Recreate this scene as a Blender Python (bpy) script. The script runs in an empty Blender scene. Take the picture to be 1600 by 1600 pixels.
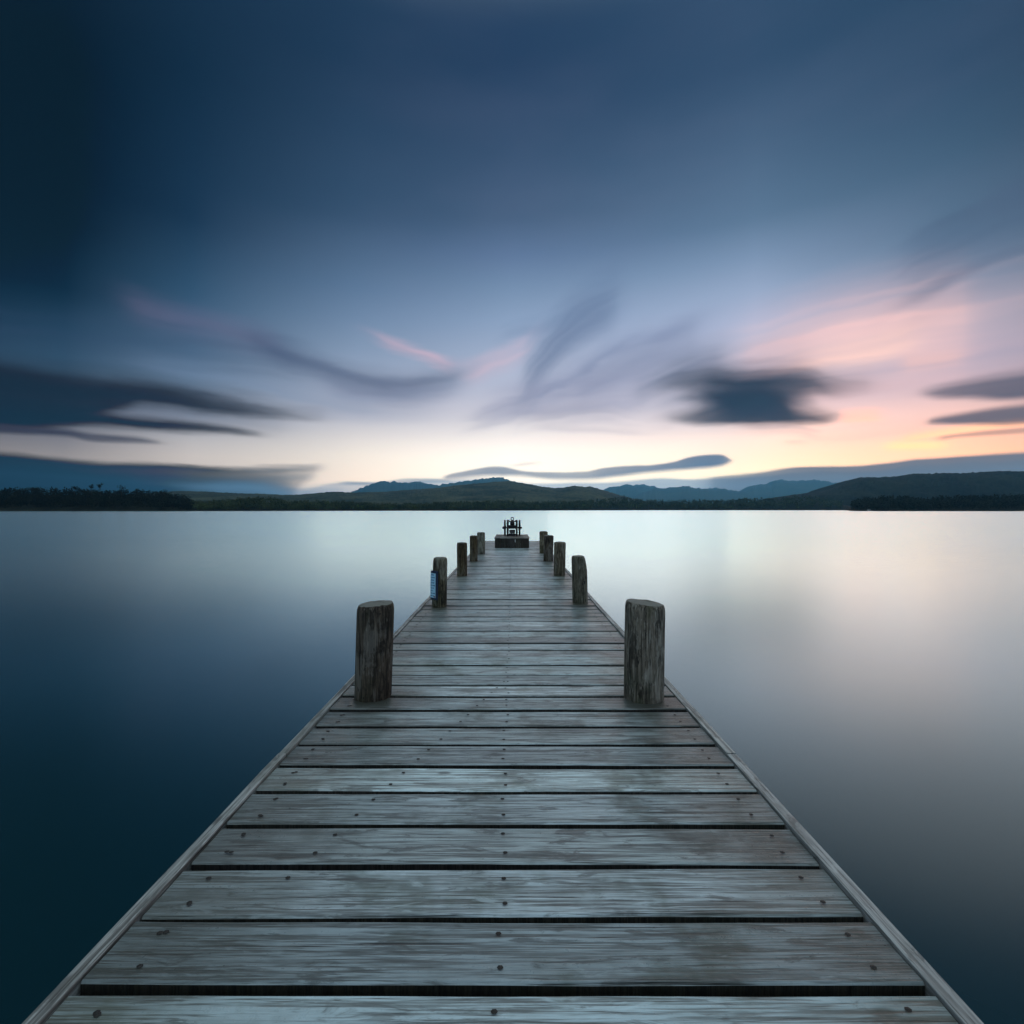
import bpy, bmesh, math, random
from mathutils import Vector, Matrix, noise as mnoise

# ------------------------------------------------------------------ basics
SC = bpy.context.scene
COL = SC.collection
R = math.radians
HOR, F, CX = 795.8, 770.0, 800.0          # horizon row, focal length, vanishing column of the 1600 px photograph
EYE = 1.2                                  # eye height above the deck
WATER = -0.72                              # lake level below the deck top

def s2l(c):
    c = c / 255.0
    return c / 12.92 if c <= 0.04045 else ((c + 0.055) / 1.055) ** 2.4
def rgb(r, g, b):
    return (s2l(r), s2l(g), s2l(b), 1.0)
def deck_z(y):                             # distance of a deck point seen at photo row y
    return EYE * F / (y - HOR)
def azel(px, py):
    return math.atan2(px - CX, F), math.atan2(HOR - py, math.hypot(F, px - CX))

# ------------------------------------------------------------------ object helpers
def link(o, parent=None):
    COL.objects.link(o)
    if parent:
        o.parent = parent
    return o
def thing(name, label, cat, loc=(0, 0, 0), group=None):
    o = bpy.data.objects.new(name, None)
    o.location = loc
    o.empty_display_size = 0.2
    link(o)
    return tag(o, label, cat, group)
def tag(o, label=None, cat=None, group=None, kind=None):
    if label: o['label'] = label
    if cat: o['category'] = cat
    if group: o['group'] = group
    if kind: o['kind'] = kind
    return o
def obj(name, bm, mat, parent=None, smooth=False):
    me = bpy.data.meshes.new(name)
    bm.to_mesh(me); bm.free()
    me.materials.append(mat)
    if smooth:
        for p in me.polygons: p.use_smooth = True
    return link(bpy.data.objects.new(name, me), parent)
def pydata(name, v, f, mat, parent=None, smooth=False):
    me = bpy.data.meshes.new(name)
    me.from_pydata(v, [], f)
    me.materials.append(mat)
    if smooth:
        for p in me.polygons: p.use_smooth = True
    me.update()
    return link(bpy.data.objects.new(name, me), parent)
def box(bm, x0, x1, y0, y1, z0, z1, bev=0.0, seg=1):
    vs = [bm.verts.new((x, y, z)) for x in (x0, x1) for y in (y0, y1) for z in (z0, z1)]
    fs = [bm.faces.new([vs[i] for i in q]) for q in
          ((0, 1, 3, 2), (4, 6, 7, 5), (0, 4, 5, 1), (2, 3, 7, 6), (0, 2, 6, 4), (1, 5, 7, 3))]
    if bev:
        es = list({e for f in fs for e in f.edges})
        bmesh.ops.bevel(bm, geom=es, offset=bev, segments=seg, affect='EDGES', profile=0.6)
    return vs
def ring_tube(bm, rings, cap=True):
    """skin a list of rings (lists of points) into a closed tube"""
    vr = [[bm.verts.new(p) for p in r] for r in rings]
    n = len(vr[0])
    for a, b in zip(vr, vr[1:]):
        for i in range(n):
            bm.faces.new((a[i], a[(i + 1) % n], b[(i + 1) % n], b[i]))
    if cap:
        bm.faces.new(list(reversed(vr[0]))); bm.faces.new(vr[-1])
    return vr
def lathe(bm, prof, axis='z', n=20, at=(0, 0, 0), rot=None):
    """profile [(distance along the axis, radius)]"""
    rings = []
    for t, r in prof:
        rr = []
        for i in range(n):
            a = 2 * math.pi * i / n
            c, s = r * math.cos(a), r * math.sin(a)
            p = Vector((c, s, t)) if axis == 'z' else (Vector((t, c, s)) if axis == 'x' else Vector((s, t, c)))
            if rot: p = rot @ p
            rr.append(p + Vector(at))
        rings.append(rr)
    ring_tube(bm, rings)
    bmesh.ops.recalc_face_normals(bm, faces=bm.faces[:])
def torus(bm, at, r, t, plane='xz', n=24, m=8):
    rows = []
    for i in range(n):
        a = 2 * math.pi * i / n
        row = []
        for j in range(m):
            b = 2 * math.pi * j / m
            q = r + t * math.cos(b)
            p = (q * math.cos(a), t * math.sin(b), q * math.sin(a)) if plane == 'xz' else \
                (t * math.sin(b), q * math.cos(a), q * math.sin(a))
            row.append(bm.verts.new(Vector(p) + Vector(at)))
        rows.append(row)
    for i in range(n):
        for j in range(m):
            bm.faces.new((rows[i][j], rows[(i + 1) % n][j], rows[(i + 1) % n][(j + 1) % m], rows[i][(j + 1) % m]))
    bmesh.ops.recalc_face_normals(bm, faces=bm.faces[:])

# ------------------------------------------------------------------ shader helpers
class N:
    """tiny expression builder over shader sockets"""
    nt = None
    def __init__(s, sock): s.s = sock
    @staticmethod
    def put(inp, v):
        if isinstance(v, N): N.nt.links.new(v.s, inp)
        else: inp.default_value = v
    @staticmethod
    def m(op, *a, clamp=False):
        n = N.nt.nodes.new('ShaderNodeMath'); n.operation = op; n.use_clamp = clamp
        for i, v in enumerate(a): N.put(n.inputs[i], v)
        return N(n.outputs[0])
    def __add__(s, o): return N.m('ADD', s, o)
    __radd__ = __add__
    def __sub__(s, o): return N.m('SUBTRACT', s, o)
    def __rsub__(s, o): return N.m('SUBTRACT', o, s)
    def __mul__(s, o): return N.m('MULTIPLY', s, o)
    __rmul__ = __mul__
    def __truediv__(s, o): return N.m('DIVIDE', s, o)
    def __rtruediv__(s, o): return N.m("DIVIDE", o, s)
    def __pow__(s, o): return N.m('POWER', s, o)
def new(t, **kw):
    n = N.nt.nodes.new(t)
    for k, v in kw.items(): setattr(n, k, v)
    return n
def remap(v, a, b, c=0.0, d=1.0, smooth=True):
    n = new('ShaderNodeMapRange', interpolation_type='SMOOTHSTEP' if smooth else 'LINEAR')
    n.clamp = False
    for i, q in enumerate((v, a, b, c, d)): N.put(n.inputs[i], q)
    return N(n.outputs[0])
def mixc(f, a, b, mode='MIX'):
    n = new('ShaderNodeMix', data_type='RGBA', blend_type=mode)
    N.put(n.inputs[0], f); N.put(n.inputs[6], a); N.put(n.inputs[7], b)
    return N(n.outputs[2])
def tex(v, scale, detail=3.0, rough=0.55, vec=(1, 1, 1), lac=2.0, off=(0, 0, 0), dist=0.0, kind='ShaderNodeTexNoise'):
    mp = new('ShaderNodeMapping'); N.put(mp.inputs['Vector'], v)
    mp.inputs['Scale'].default_value = vec; mp.inputs['Location'].default_value = off
    n = new(kind)
    N.nt.links.new(mp.outputs[0], n.inputs['Vector'])
    n.inputs['Scale'].default_value = scale
    if kind == 'ShaderNodeTexNoise':
        n.inputs['Detail'].default_value = detail; n.inputs['Roughness'].default_value = rough
        n.inputs['Lacunarity'].default_value = lac; n.inputs['Distortion'].default_value = dist
    return n
def ramp(v, stops, interp='LINEAR'):
    n = new('ShaderNodeValToRGB'); cr = n.color_ramp; cr.interpolation = interp
    while len(cr.elements) < len(stops): cr.elements.new(0.5)
    for e, (p, c) in zip(cr.elements, stops):
        e.position = p; e.color = c if len(c) == 4 else (*c, 1)
    N.put(n.inputs[0], v)
    return N(n.outputs[0])
def material(name):
    m = bpy.data.materials.new(name); m.use_nodes = True
    N.nt = m.node_tree
    return m, N.nt.nodes['Principled BSDF']
def bump(b, h, strength, dist=0.01):
    n = new('ShaderNodeBump'); n.inputs['Strength'].default_value = strength; n.inputs['Distance'].default_value = dist
    N.put(n.inputs['Height'], h); N.nt.links.new(n.outputs[0], b.inputs['Normal'])

# ------------------------------------------------------------------ render settings
SC.view_settings.view_transform = 'Standard'; SC.view_settings.look = 'None'
SC.view_settings.exposure = 0.0; SC.view_settings.gamma = 1.0; SC.view_settings.use_curve_mapping = False
SC.cycles.use_denoising = True
SC.cycles.max_bounces = 6; SC.cycles.volume_bounces = 0; SC.cycles.transparent_max_bounces = 8

cam = bpy.data.cameras.new('camera'); cam.sensor_width = 36.0; cam.lens = 36.0 * F / 1600.0
cam.clip_start = 0.05; cam.clip_end = 40000; cam.shift_y = (HOR - 800.0) / 1600.0
camo = link(bpy.data.objects.new('camera', cam))
camo.location = (0, 0, EYE); camo.rotation_euler = (R(90), 0, 0)
SC.camera = camo

# ------------------------------------------------------------------ sky
SUN_AZ, SUN_EL = R(34.0), R(2.5)
HAZE_D, HAZE_TOP, HAZE_LEN, HAZE_W = 0.000115, 580.0, 11600.0, 8000.0
AIRLIGHT = (0.035, 0.10, 0.18)
def build_sky():
    w = bpy.data.worlds.new('World'); SC.world = w; w.use_nodes = True
    N.nt = w.node_tree
    bg = w.node_tree.nodes['Background']
    co = new('ShaderNodeTexCoord')
    sep = new('ShaderNodeSeparateXYZ'); N.nt.links.new(co.outputs['Generated'], sep.inputs[0])
    x, y, z = (N(sep.outputs[i]) for i in range(3))
    hyp = N.m('SQRT', N.m('MAXIMUM', x * x + y * y, 1e-6))
    az = N.m('ARCSINE', x / hyp)
    el = N.m('ARCTAN2', N.m('ABSOLUTE', z), hyp)
    # (noise is fed straight from the direction: a converted vector would overflow the shader's stack)
    D = N(co.outputs['Generated'])
    streak = N(tex(D, 1.0, 4, 0.5, (3.0, 1.2, 9.0), off=(0.3, 0, 0)).outputs['Fac'])
    wisp = N(tex(D, 1.0, 5, 0.55, (7, 2, 60), off=(2, 3, 0)).outputs['Fac'])
    lump = N(tex(D, 1.0, 4, 0.5, (9, 2, 22), off=(5, 1, 0)).outputs['Fac'])

    # --- clear sky: colour by elevation at six bearings, blended between them
    T = lambda e: min(1.0, math.sqrt(max(e, 0) / (math.pi / 2)))
    tpos = N.m('SQRT', el / (math.pi / 2))
    cols = {
        100:  [(797, (126, 140, 152)), (755, (136, 144, 152)), (712, (150, 148, 152)), (690, (130, 132, 142)), (650, (90, 104, 122)), (600, (64, 88, 111)), (560, (50, 80, 105)), (520, (38, 68, 93)), (450, (19, 44, 65)), (340, (8, 25, 41)), (100, (6, 20, 34))],
        300:  [(797, (180, 184, 188)), (755, (206, 196, 190)), (712, (202, 195, 192)), (690, (186, 184, 187)), (650, (142, 154, 172)), (600, (100, 124, 150)), (550, (76, 104, 133)), (500, (60, 90, 119)), (450, (46, 77, 105)), (340, (25, 50, 75)), (100, (18, 40, 62))],
        560:  [(797, (222, 216, 212)), (755, (248, 230, 214)), (712, (232, 223, 213)), (690, (216, 211, 208)), (650, (176, 181, 194)), (600, (144, 159, 182)), (550, (122, 144, 171)), (500, (102, 128, 158)), (450, (83, 111, 142)), (340, (50, 76, 104)), (100, (32, 55, 82))],
        800:  [(797, (248, 236, 222)), (750, (255, 247, 232)), (722, (253, 245, 233)), (700, (243, 236, 229)), (670, (220, 217, 218)), (640, (194, 195, 207)), (600, (168, 178, 199)), (550, (148, 165, 191)), (500, (128, 152, 182)), (450, (107, 133, 164)), (400, (87, 112, 146)), (340, (64, 88, 117)), (100, (38, 60, 90))],
        1180: [(797, (252, 226, 196)), (735, (255, 238, 208)), (715, (255, 230, 206)), (690, (248, 223, 208)), (660, (226, 209, 209)), (620, (198, 194, 207)), (580, (182, 184, 203)), (540, (170, 178, 201)), (500, (156, 170, 198)), (450, (137, 157, 186)), (400, (112, 137, 167)), (340, (84, 111, 139)), (100, (48, 73, 102))],
        1490: [(797, (250, 200, 160)), (735, (255, 208, 168)), (712, (255, 208, 174)), (690, (248, 202, 176)), (650, (216, 190, 187)), (610, (184, 172, 184)), (560, (172, 165, 184)), (500, (152, 156, 177)), (450, (121, 140, 166)), (400, (96, 121, 148)), (340, (73, 100, 125)), (100, (44, 69, 96))],
    }
    dim = lambda k, f: [(p, tuple(q * f for q in c)) for p, c in cols[k]]
    cols[-260] = dim(100, 0.92); cols[1840] = dim(1490, 0.80)
    base = None; prev = None
    for px in sorted(cols):
        st = []
        for py, c in cols[px]:
            st.append((T(azel(px, py)[1]) if py < 797 else 0.0, rgb(*c)))
        st.append((1.0, rgb(44, 62, 86)))
        c = ramp(tpos, st, 'B_SPLINE' if False else 'LINEAR')
        a = math.atan2(px - CX, F)
        base = c if base is None else mixc(remap(az, prev, a, smooth=False), base, c)
        prev = a
    # slow streaky thickening of the high veil
    veil = remap(streak, 0.35, 0.72)
    high = remap(el, 0.10, 0.35)
    side = remap(az, -0.55, 0.0)
    base = mixc(veil * high * side * 0.08, base, rgb(120, 128, 160))
    base = mixc(remap(el, 0.10, 0.24) * remap(el, 0.75, 0.42) * remap(az, -1.1, -0.35), base, mixc(1.0, base, (1.22, 1.14, 1.11, 1), 'MULTIPLY'))
    A0 = 0.86
    u_main = (az + A0) / (2 * A0)
    front = remap(y, -0.05, 0.1)
    def cloud(base, top, bot, alpha, soft, col, amp=(6, 3), k=1.0, fe=0.22, fk=30.0):
        """a cloud given by its upper and lower edge by bearing; soft = width of the two edges"""
        main = N.nt
        g = bpy.data.node_groups.new('cloud', 'ShaderNodeTree')
        for nm, ty in (('Base', 'NodeSocketColor'), ('Position', 'NodeSocketFloat'), ('Elevation', 'NodeSocketFloat'), ('Wisp', 'NodeSocketFloat'), ('Lump', 'NodeSocketFloat'), ('Front', 'NodeSocketFloat')):
            g.interface.new_socket(nm, in_out='INPUT', socket_type=ty)
        g.interface.new_socket('Sky', in_out='OUTPUT', socket_type='NodeSocketColor')
        N.nt = g
        gi = new('NodeGroupInput'); base_, u, el_, wisp_, lump_, front_ = (N(gi.outputs[i]) for i in range(6))
        def curve(pts):
            n = new('ShaderNodeFloatCurve')
            c = n.mapping.curves[0]
            n.mapping.use_clip = False
            P = [((a + A0) / (2 * A0), v) for a, v in sorted(pts)]
            if P[0][0] > 0: P = [(-0.01, P[0][1])] + P + [(1.01, P[-1][1])]
            while len(c.points) < len(P): c.points.new(0.5, 0.5)
            for q, (a, v) in zip(c.points, P):
                q.location = (a, v); q.handle_type = 'AUTO_CLAMPED'
            n.mapping.update()
            N.put(n.inputs['Value'], u)
            return N(n.outputs[0])
        px2 = 1.0 / F * 0.9
        tc = curve([azel(*p) for p in top]); bc = curve([azel(*p) for p in bot])
        al = curve([(azel(p, 700)[0], v) for p, v in alpha])
        e = el_ + (wisp_ - 0.5) * (amp[0] * px2 * 2) + (lump_ - 0.5) * (amp[1] * px2 * 2)
        st, sb = soft[0] * px2 * 1.35, soft[1] * px2 * 1.35
        A = remap(e, tc + st * 0.5, tc - st * 0.5) * remap(e, bc - sb * 0.5, bc + sb * 0.5) * al
        # fibres run along the cloud's own upper edge
        seed = (top[0][0] * 0.137 + top[0][1] * 0.311 + soft[0]) % 97.0
        n = new('ShaderNodeTexNoise', noise_dimensions='1D')
        N.put(n.inputs['W'], (el_ - tc) * fk + lump_ * 1.1 + seed)
        n.inputs['Scale'].default_value = 1.0; n.inputs['Detail'].default_value = 1.6; n.inputs['Roughness'].default_value = 0.5
        q = N(n.outputs['Fac']) * 2.4 - 0.70
        A = A + A * (1.0 - A) * (q - 0.5) * (fe * 3.6)
        A = A * (q * (0.30 * fe) + (1.0 - 0.24 * fe))
        c = mixc(q * 0.45, rgb(*col), mixc(1.0, rgb(*col), (1.4, 1.34, 1.30, 1), 'MULTIPLY'))
        out = mixc(A * front_ * k, base_, c)
        go = new('NodeGroupOutput'); g.links.new(out.s, go.inputs[0])
        N.nt = main
        gn = new('ShaderNodeGroup', node_tree=g)
        for i, v in enumerate((base, u_main, el, wisp, lump, front)): N.put(gn.inputs[i], v)
        return N(gn.outputs[0])
    def streakc(base, line, half, alpha, col, amp=(6, 4), k=1.0, fe=0.75, fk=27.0):
        return cloud(base, [(p[0], p[1] - half * 0.5) for p in line], [(p[0], p[1] + half * 0.5) for p in line],
                     alpha, (half * 1.7, half * 1.7), col, amp, k, fe * 0.62, fk if half > 14 else 60.0)

    CL = []
    add = lambda fn, *a: CL.append((fn, a))
    # rosy streaks
    add(streakc, [(160, 462), (240, 490), (330, 512), (410, 534), (480, 556)], 22, [(150, 0), (230, .55), (330, .6), (420, .45), (490, 0)], (112, 104, 134), (8, 5), 1.0, 0.3)
    add(streakc, [(540, 510), (610, 538), (660, 555), (720, 574)], 11, [(530, 0), (600, .45), (665, .8), (700, .55), (760, 0)], (214, 176, 190), (8, 5), 1.0, 0.3)
    add(streakc, [(720, 585), (770, 568), (810, 552), (860, 520)], 20, [(700, 0), (765, .65), (805, .6), (870, 0)], (206, 178, 192))
    # rose cloud on the right
    add(streakc, [(1080, 598), (1150, 584), (1250, 556), (1350, 535), (1430, 520), (1600, 490)], 72, [(1060, 0), (1180, .55), (1290, .9), (1370, 1), (1440, .95), (1500, .75), (1600, .25)], (255, 202, 192), (8, 8), 1.0, 0.42)
    add(streakc, [(1150, 590), (1260, 566), (1360, 550), (1460, 520)], 24, [(1150, 0), (1260, .65), (1370, .9), (1480, 0)], (255, 210, 194), (5, 5), 1.0, 0.6)
    add(streakc, [(1370, 578), (1420, 567), (1470, 559), (1560, 545)], 15, [(1375, 0), (1420, .7), (1460, .8), (1500, .5), (1580, 0)], (255, 200, 184), (3, 2))
    # grey diagonals over the middle
    add(streakc, [(740, 540), (800, 518), (839, 508), (874, 494), (920, 470)], 16, [(740, 0), (800, .4), (860, .5), (930, 0)], (94, 114, 148))
    add(streakc, [(770, 650), (826, 593), (852, 561), (887, 522), (914, 500), (944, 484), (990, 462)], 46, [(780, 0), (820, .5), (860, .88), (915, .85), (960, .5), (1010, 0)], (70, 90, 126), (6, 4), 1.0, 0.35)
    add(streakc, [(800, 640), (850, 612), (900, 585), (950, 552), (1000, 520), (1040, 496)], 18, [(810, 0), (870, .4), (950, .45), (1040, 0)], (112, 126, 158))
    add(streakc, [(850, 622), (900, 604), (953, 582), (1010, 556), (1062, 537), (1106, 520), (1160, 498)], 34, [(850, 0), (920, .7), (1000, .85), (1070, .7), (1170, 0)], (88, 99, 134), (6, 4), 1.0, 0.35)
    add(streakc, [(950, 630), (988, 613), (1036, 591), (1080, 570), (1115, 558), (1170, 540)], 26, [(950, 0), (1000, .5), (1060, .75), (1110, .7), (1180, 0)], (76, 88, 118), (5, 4), 1.0, 0.35)
    add(streakc, [(700, 668), (760, 652), (800, 639), (852, 619), (900, 602), (960, 586)], 18, [(690, 0), (770, .7), (840, .75), (900, .6), (980, 0)], (112, 121, 152))
    add(streakc, [(740, 640), (800, 628), (880, 622), (960, 616), (1040, 600)], 34, [(700, 0), (820, .6), (940, .65), (1000, .5), (1060, 0)], (130, 135, 162), (8, 5))
    add(streakc, [(800, 664), (835, 657), (887, 648), (931, 645), (985, 652), (1020, 656)], 15, [(770, 0), (860, .7), (930, .7), (1040, 0)], (132, 132, 152), (4, 3))
    add(streakc, [(820, 667), (844, 668), (931, 671), (1036, 674)], 8, [(820, 0), (880, .45), (960, .45), (1040, 0)], (168, 164, 174), (3, 3))
    add(streakc, [(1340, 472), (1390, 443), (1440, 415), (1500, 384), (1600, 336)], 58, [(1330, 0), (1420, .5), (1500, .85), (1600, .85)], (72, 88, 115), (6, 5), 1.0, 0.9)
    add(streakc, [(1150, 622), (1300, 608), (1400, 594), (1500, 577), (1600, 560)], 26, [(1250, 0), (1350, .55), (1450, .5), (1600, .5)], (146, 142, 164), (6, 4))
    add(streakc, [(1180, 690), (1280, 684), (1380, 672), (1500, 655)], 14, [(1200, 0), (1300, .35), (1420, .4), (1520, .3)], (196, 168, 172), (5, 3))
    # long arcs on the left
    add(streakc, [(0, 520), (100, 530), (231, 540), (319, 545), (420, 556), (520, 580)], 34, [(0, .5), (150, .45), (300, .5), (420, .45), (530, 0)], (50, 70, 98), (9, 6))
    add(streakc, [(340, 512), (384, 527), (441, 555), (494, 574), (537, 590), (581, 600), (625, 606), (677, 598), (721, 590), (770, 574)], 24, [(330, 0), (400, .5), (470, .85), (560, .95), (640, .9), (700, .7), (790, 0)], (58, 71, 101), (7, 5), 1.0, 0.3)
    add(streakc, [(480, 592), (537, 612), (603, 620), (669, 618), (740, 606)], 20, [(470, 0), (560, .7), (640, .7), (760, 0)], (108, 119, 148), (7, 5))
    add(streakc, [(150, 560), (260, 578), (360, 596), (460, 618), (560, 640), (640, 650)], 18, [(150, 0), (280, .5), (420, .5), (560, .4), (650, 0)], (104, 126, 156), (7, 5))
    add(streakc, [(420, 632), (520, 640), (620, 644), (720, 640)], 16, [(420, 0), (520, .4), (620, .4), (730, 0)], (140, 148, 170), (6, 4))
    # dark masses at the left edge
    add(streakc, [(60, 640), (200, 642), (300, 648), (420, 656), (500, 660)], 26, [(60, .7), (250, .7), (340, .55), (430, .3), (510, 0)], (78, 88, 108), (7, 5), 1.0, 0.2)
    add(cloud, [(0, 566), (100, 580), (244, 596), (362, 616), (450, 638), (537, 653), (560, 657)], [(0, 668), (100, 664), (150, 652), (190, 640), (231, 633), (319, 643), (406, 650), (537, 657), (560, 659)], [(100, .97), (240, .95), (340, .88), (430, .75), (500, .5), (555, 0)], (30, 15), (29, 39, 55), (9, 7), 1.0, 0.2)
    add(cloud, [(0, 628), (100, 640), (187, 650), (275, 658), (362, 668), (441, 681), (470, 684)], [(0, 660), (100, 662), (187, 668), (275, 676), (362, 679), (441, 684), (470, 686)], [(100, 1), (275, .95), (340, .85), (400, .6), (450, 0)], (10, 9), (32, 42, 59), (5, 4), 1.0, 0.2)
    add(cloud, [(0, 664), (100, 671), (144, 678), (209, 683), (275, 692)], [(0, 676), (100, 681), (144, 689), (209, 692), (275, 695)], [(100, .9), (150, .8), (210, .8), (250, .4), (285, 0)], (6, 5), (52, 62, 84), (3, 2), 1.0, 0.4)
    # big dark cloud, two lobes with a waist, in a softer grey shroud blown up to the right
    add(streakc, [(960, 640), (1040, 622), (1110, 604), (1180, 592), (1260, 580), (1340, 562)], 50, [(960, 0), (1060, .5), (1160, .6), (1240, .45), (1350, 0)], (84, 94, 120), (7, 5), 1.0, 0.4)
    add(streakc, [(1040, 634), (1120, 632), (1230, 632), (1330, 626)], 34, [(1040, 0), (1110, .4), (1180, .6), (1240, .35), (1330, 0)], (70, 80, 104), (6, 5), 1.0, 0.3)
    add(cloud, [(960, 612), (1010, 602), (1062, 580), (1106, 575), (1172, 578), (1259, 580), (1300, 592), (1369, 595), (1400, 596)], [(960, 614), (1010, 608), (1080, 624), (1115, 632), (1172, 648), (1230, 634), (1290, 618), (1369, 602), (1400, 600)], [(960, 0), (1030, .38), (1090, .8), (1170, 1), (1250, .95), (1300, .85), (1350, .65), (1440, 0)], (36, 26), (36, 44, 62), (7, 5), 1.0, 0.3)
    add(cloud, [(1000, 658), (1027, 653), (1080, 640), (1110, 628), (1172, 606), (1220, 620), (1242, 634), (1281, 642), (1320, 649), (1335, 652)], [(1000, 660), (1027, 657), (1062, 660), (1150, 663), (1194, 664), (1281, 661), (1320, 653), (1335, 653)], [(990, 0), (1050, .55), (1110, .9), (1200, 1), (1270, .92), (1310, .65), (1350, 0)], (24, 12), (38, 46, 65), (5, 4), 1.0, 0.2)
    add(streakc, [(1130, 672), (1190, 671), (1240, 671), (1290, 678)], 8, [(1120, 0), (1200, .5), (1250, .55), (1295, 0)], (150, 142, 152), (3, 2))
    add(streakc, [(1220, 693), (1250, 692), (1270, 693)], 4, [(1215, 0), (1240, .35), (1275, 0)], (170, 150, 152), (2, 1))
    # lit scraps low on the right, dark scraps at the frame's edge
    add(streakc, [(1300, 652), (1340, 650), (1405, 648)], 11, [(1300, 0), (1335, 1), (1365, .95), (1405, 0)], (255, 190, 168), (3, 3))
    add(streakc, [(1390, 688), (1440, 681), (1500, 673), (1600, 662)], 9, [(1380, 0), (1430, .95), (1500, 1), (1600, .9)], (255, 200, 158), (3, 2))
    add(streakc, [(1380, 698), (1430, 696), (1490, 695)], 7, [(1365, 0), (1410, 1), (1450, 1), (1500, 0)], (255, 216, 158), (3, 2))
    add(cloud, [(1400, 618), (1425, 614), (1470, 603), (1520, 593), (1600, 580)], [(1400, 622), (1425, 619), (1470, 622), (1520, 621), (1600, 622)], [(1400, 0), (1440, .5), (1480, .85), (1600, .9)], (14, 10), (70, 76, 97), (4, 3), 1.0, 0.3)
    add(cloud, [(1430, 660), (1450, 655), (1500, 646), (1600, 632)], [(1430, 663), (1450, 662), (1500, 663), (1600, 662)], [(1430, 0), (1455, .75), (1500, .9), (1600, .9)], (8, 6), (72, 78, 98), (3, 2), 1.0, 0.3)
    add(cloud, [(1445, 686), (1470, 681), (1500, 677), (1600, 668)], [(1445, 688), (1470, 687), (1500, 683), (1600, 676)], [(1445, 0), (1475, .6), (1600, .7)], (4, 4), (140, 116, 116), (2, 1))
    # low bank on the left, long lens-shaped strip, low grey-blue layer and bank on the right
    add(cloud, [(0, 706), (100, 717), (166, 722), (231, 723), (319, 729), (362, 732), (428, 731), (500, 730), (530, 729)], [(0, 860), (400, 850), (450, 782), (468, 763), (484, 750), (500, 741), (515, 735), (530, 732)], [(0, 1), (250, .97), (350, .9), (420, .75), (460, .5), (490, .25), (525, 0)], (10, 16), (27, 50, 68), (8, 7))
    add(streakc, [(300, 736), (400, 735), (460, 733), (520, 730)], 6, [(300, 0), (400, .6), (470, .7), (522, 0)], (70, 92, 112), (4, 3), 1.0, 0)
    add(streakc, [(330, 752), (420, 748), (470, 746), (500, 743)], 8, [(330, 0), (420, .5), (470, .6), (505, 0)], (70, 98, 120), (5, 4), 1.0, 0)
    add(cloud, [(0, 738), (150, 745), (300, 748), (400, 752), (450, 758), (480, 768)], [(0, 860), (480, 860)], [(0, .35), (250, .55), (400, .6), (450, .4), (485, 0)], (24, 6), (40, 78, 104), (7, 5))
    add(cloud, [(200, 745), (300, 750), (400, 752), (470, 760), (540, 757), (700, 752)], [(200, 860), (700, 860)], [(180, 0), (320, .5), (420, .65), (520, .3), (600, 0)], (14, 4), (82, 118, 148), (4, 4))
    add(cloud, [(440, 768), (480, 764), (530, 753), (600, 754), (680, 750), (760, 748), (842, 756), (900, 754), (960, 752), (1034, 746), (1081, 748), (1150, 746), (1200, 742)], [(400, 860), (1200, 860)], [(430, 0), (480, .6), (560, .7), (700, .8), (900, .85), (1080, .9), (1200, .9)], (6, 4), (112, 144, 172), (3, 2))
    add(cloud, [(520, 755), (540, 752), (580, 753), (640, 747), (680, 747), (720, 752)], [(520, 757), (560, 757), (620, 757), (690, 753), (720, 754)], [(515, 0), (560, .75), (620, .55), (670, .75), (725, 0)], (4, 4), (104, 130, 152), (2, 2))
    add(cloud, [(680, 748), (691, 744), (742, 733), (777, 729), (800, 732), (815, 735), (872, 738), (919, 736), (942, 731), (970, 728), (1011, 727), (1053, 721), (1081, 714), (1111, 711), (1130, 712), (1150, 718)],
              [(680, 750), (700, 749), (742, 745), (777, 743), (815, 744), (872, 750), (919, 749), (970, 743), (1011, 738), (1081, 732), (1127, 727), (1150, 720)],
              [(680, 0), (700, .8), (780, .85), (880, .8), (960, .9), (1050, .97), (1120, 1), (1142, .8), (1152, 0)], (4, 8), (84, 104, 130), (3, 2.5))
    add(streakc, [(790, 728), (830, 724), (850, 723)], 4, [(785, 0), (820, .6), (855, 0)], (170, 166, 172), (2, 1))
    add(cloud, [(1060, 752), (1100, 746), (1130, 743), (1188, 738), (1222, 733), (1257, 729), (1292, 728), (1338, 727), (1384, 722), (1431, 716), (1500, 712), (1600, 706)], [(1060, 860), (1600, 860)], [(1060, 0), (1120, .7), (1180, .9), (1300, 1), (1600, 1)], (5, 4), (80, 98, 122), (3, 2))
    add(cloud, [(1100, 756), (1200, 748), (1300, 742), (1400, 738), (1500, 731), (1600, 724)], [(1060, 860), (1600, 860)], [(1060, 0), (1150, .5), (1300, .6), (1600, .55)], (14, 4), (92, 114, 138), (4, 4))
    glow = remap(el, 0.02, 0.06) * remap(el, 0.20, 0.10) * remap(az, -0.55, -0.10) * remap(az, 0.62, 0.30)
    glow2 = remap(el, 0.03, 0.07) * remap(el, 0.24, 0.14) * remap(az, 0.38, 0.58)
    back = remap(y, -0.35, 0.25)
    zen = remap(el, R(44), R(66))
    path = N.m('MINIMUM', (HAZE_TOP - EYE) / N.m('TANGENT', el + 0.004), HAZE_LEN * hyp / N.m('MAXIMUM', y, 0.05))
    path = N.m('MINIMUM', path, HAZE_W * hyp / N.m('MAXIMUM', N.m('ABSOLUTE', x), 0.01)) * front
    comp = N.m('EXPONENT', path * HAZE_D)
    def scale(v, k):
        vm = new('ShaderNodeVectorMath', operation='SCALE'); N.put(vm.inputs[0], v); N.put(vm.inputs['Scale'], k)
        return N(vm.outputs[0])
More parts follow.
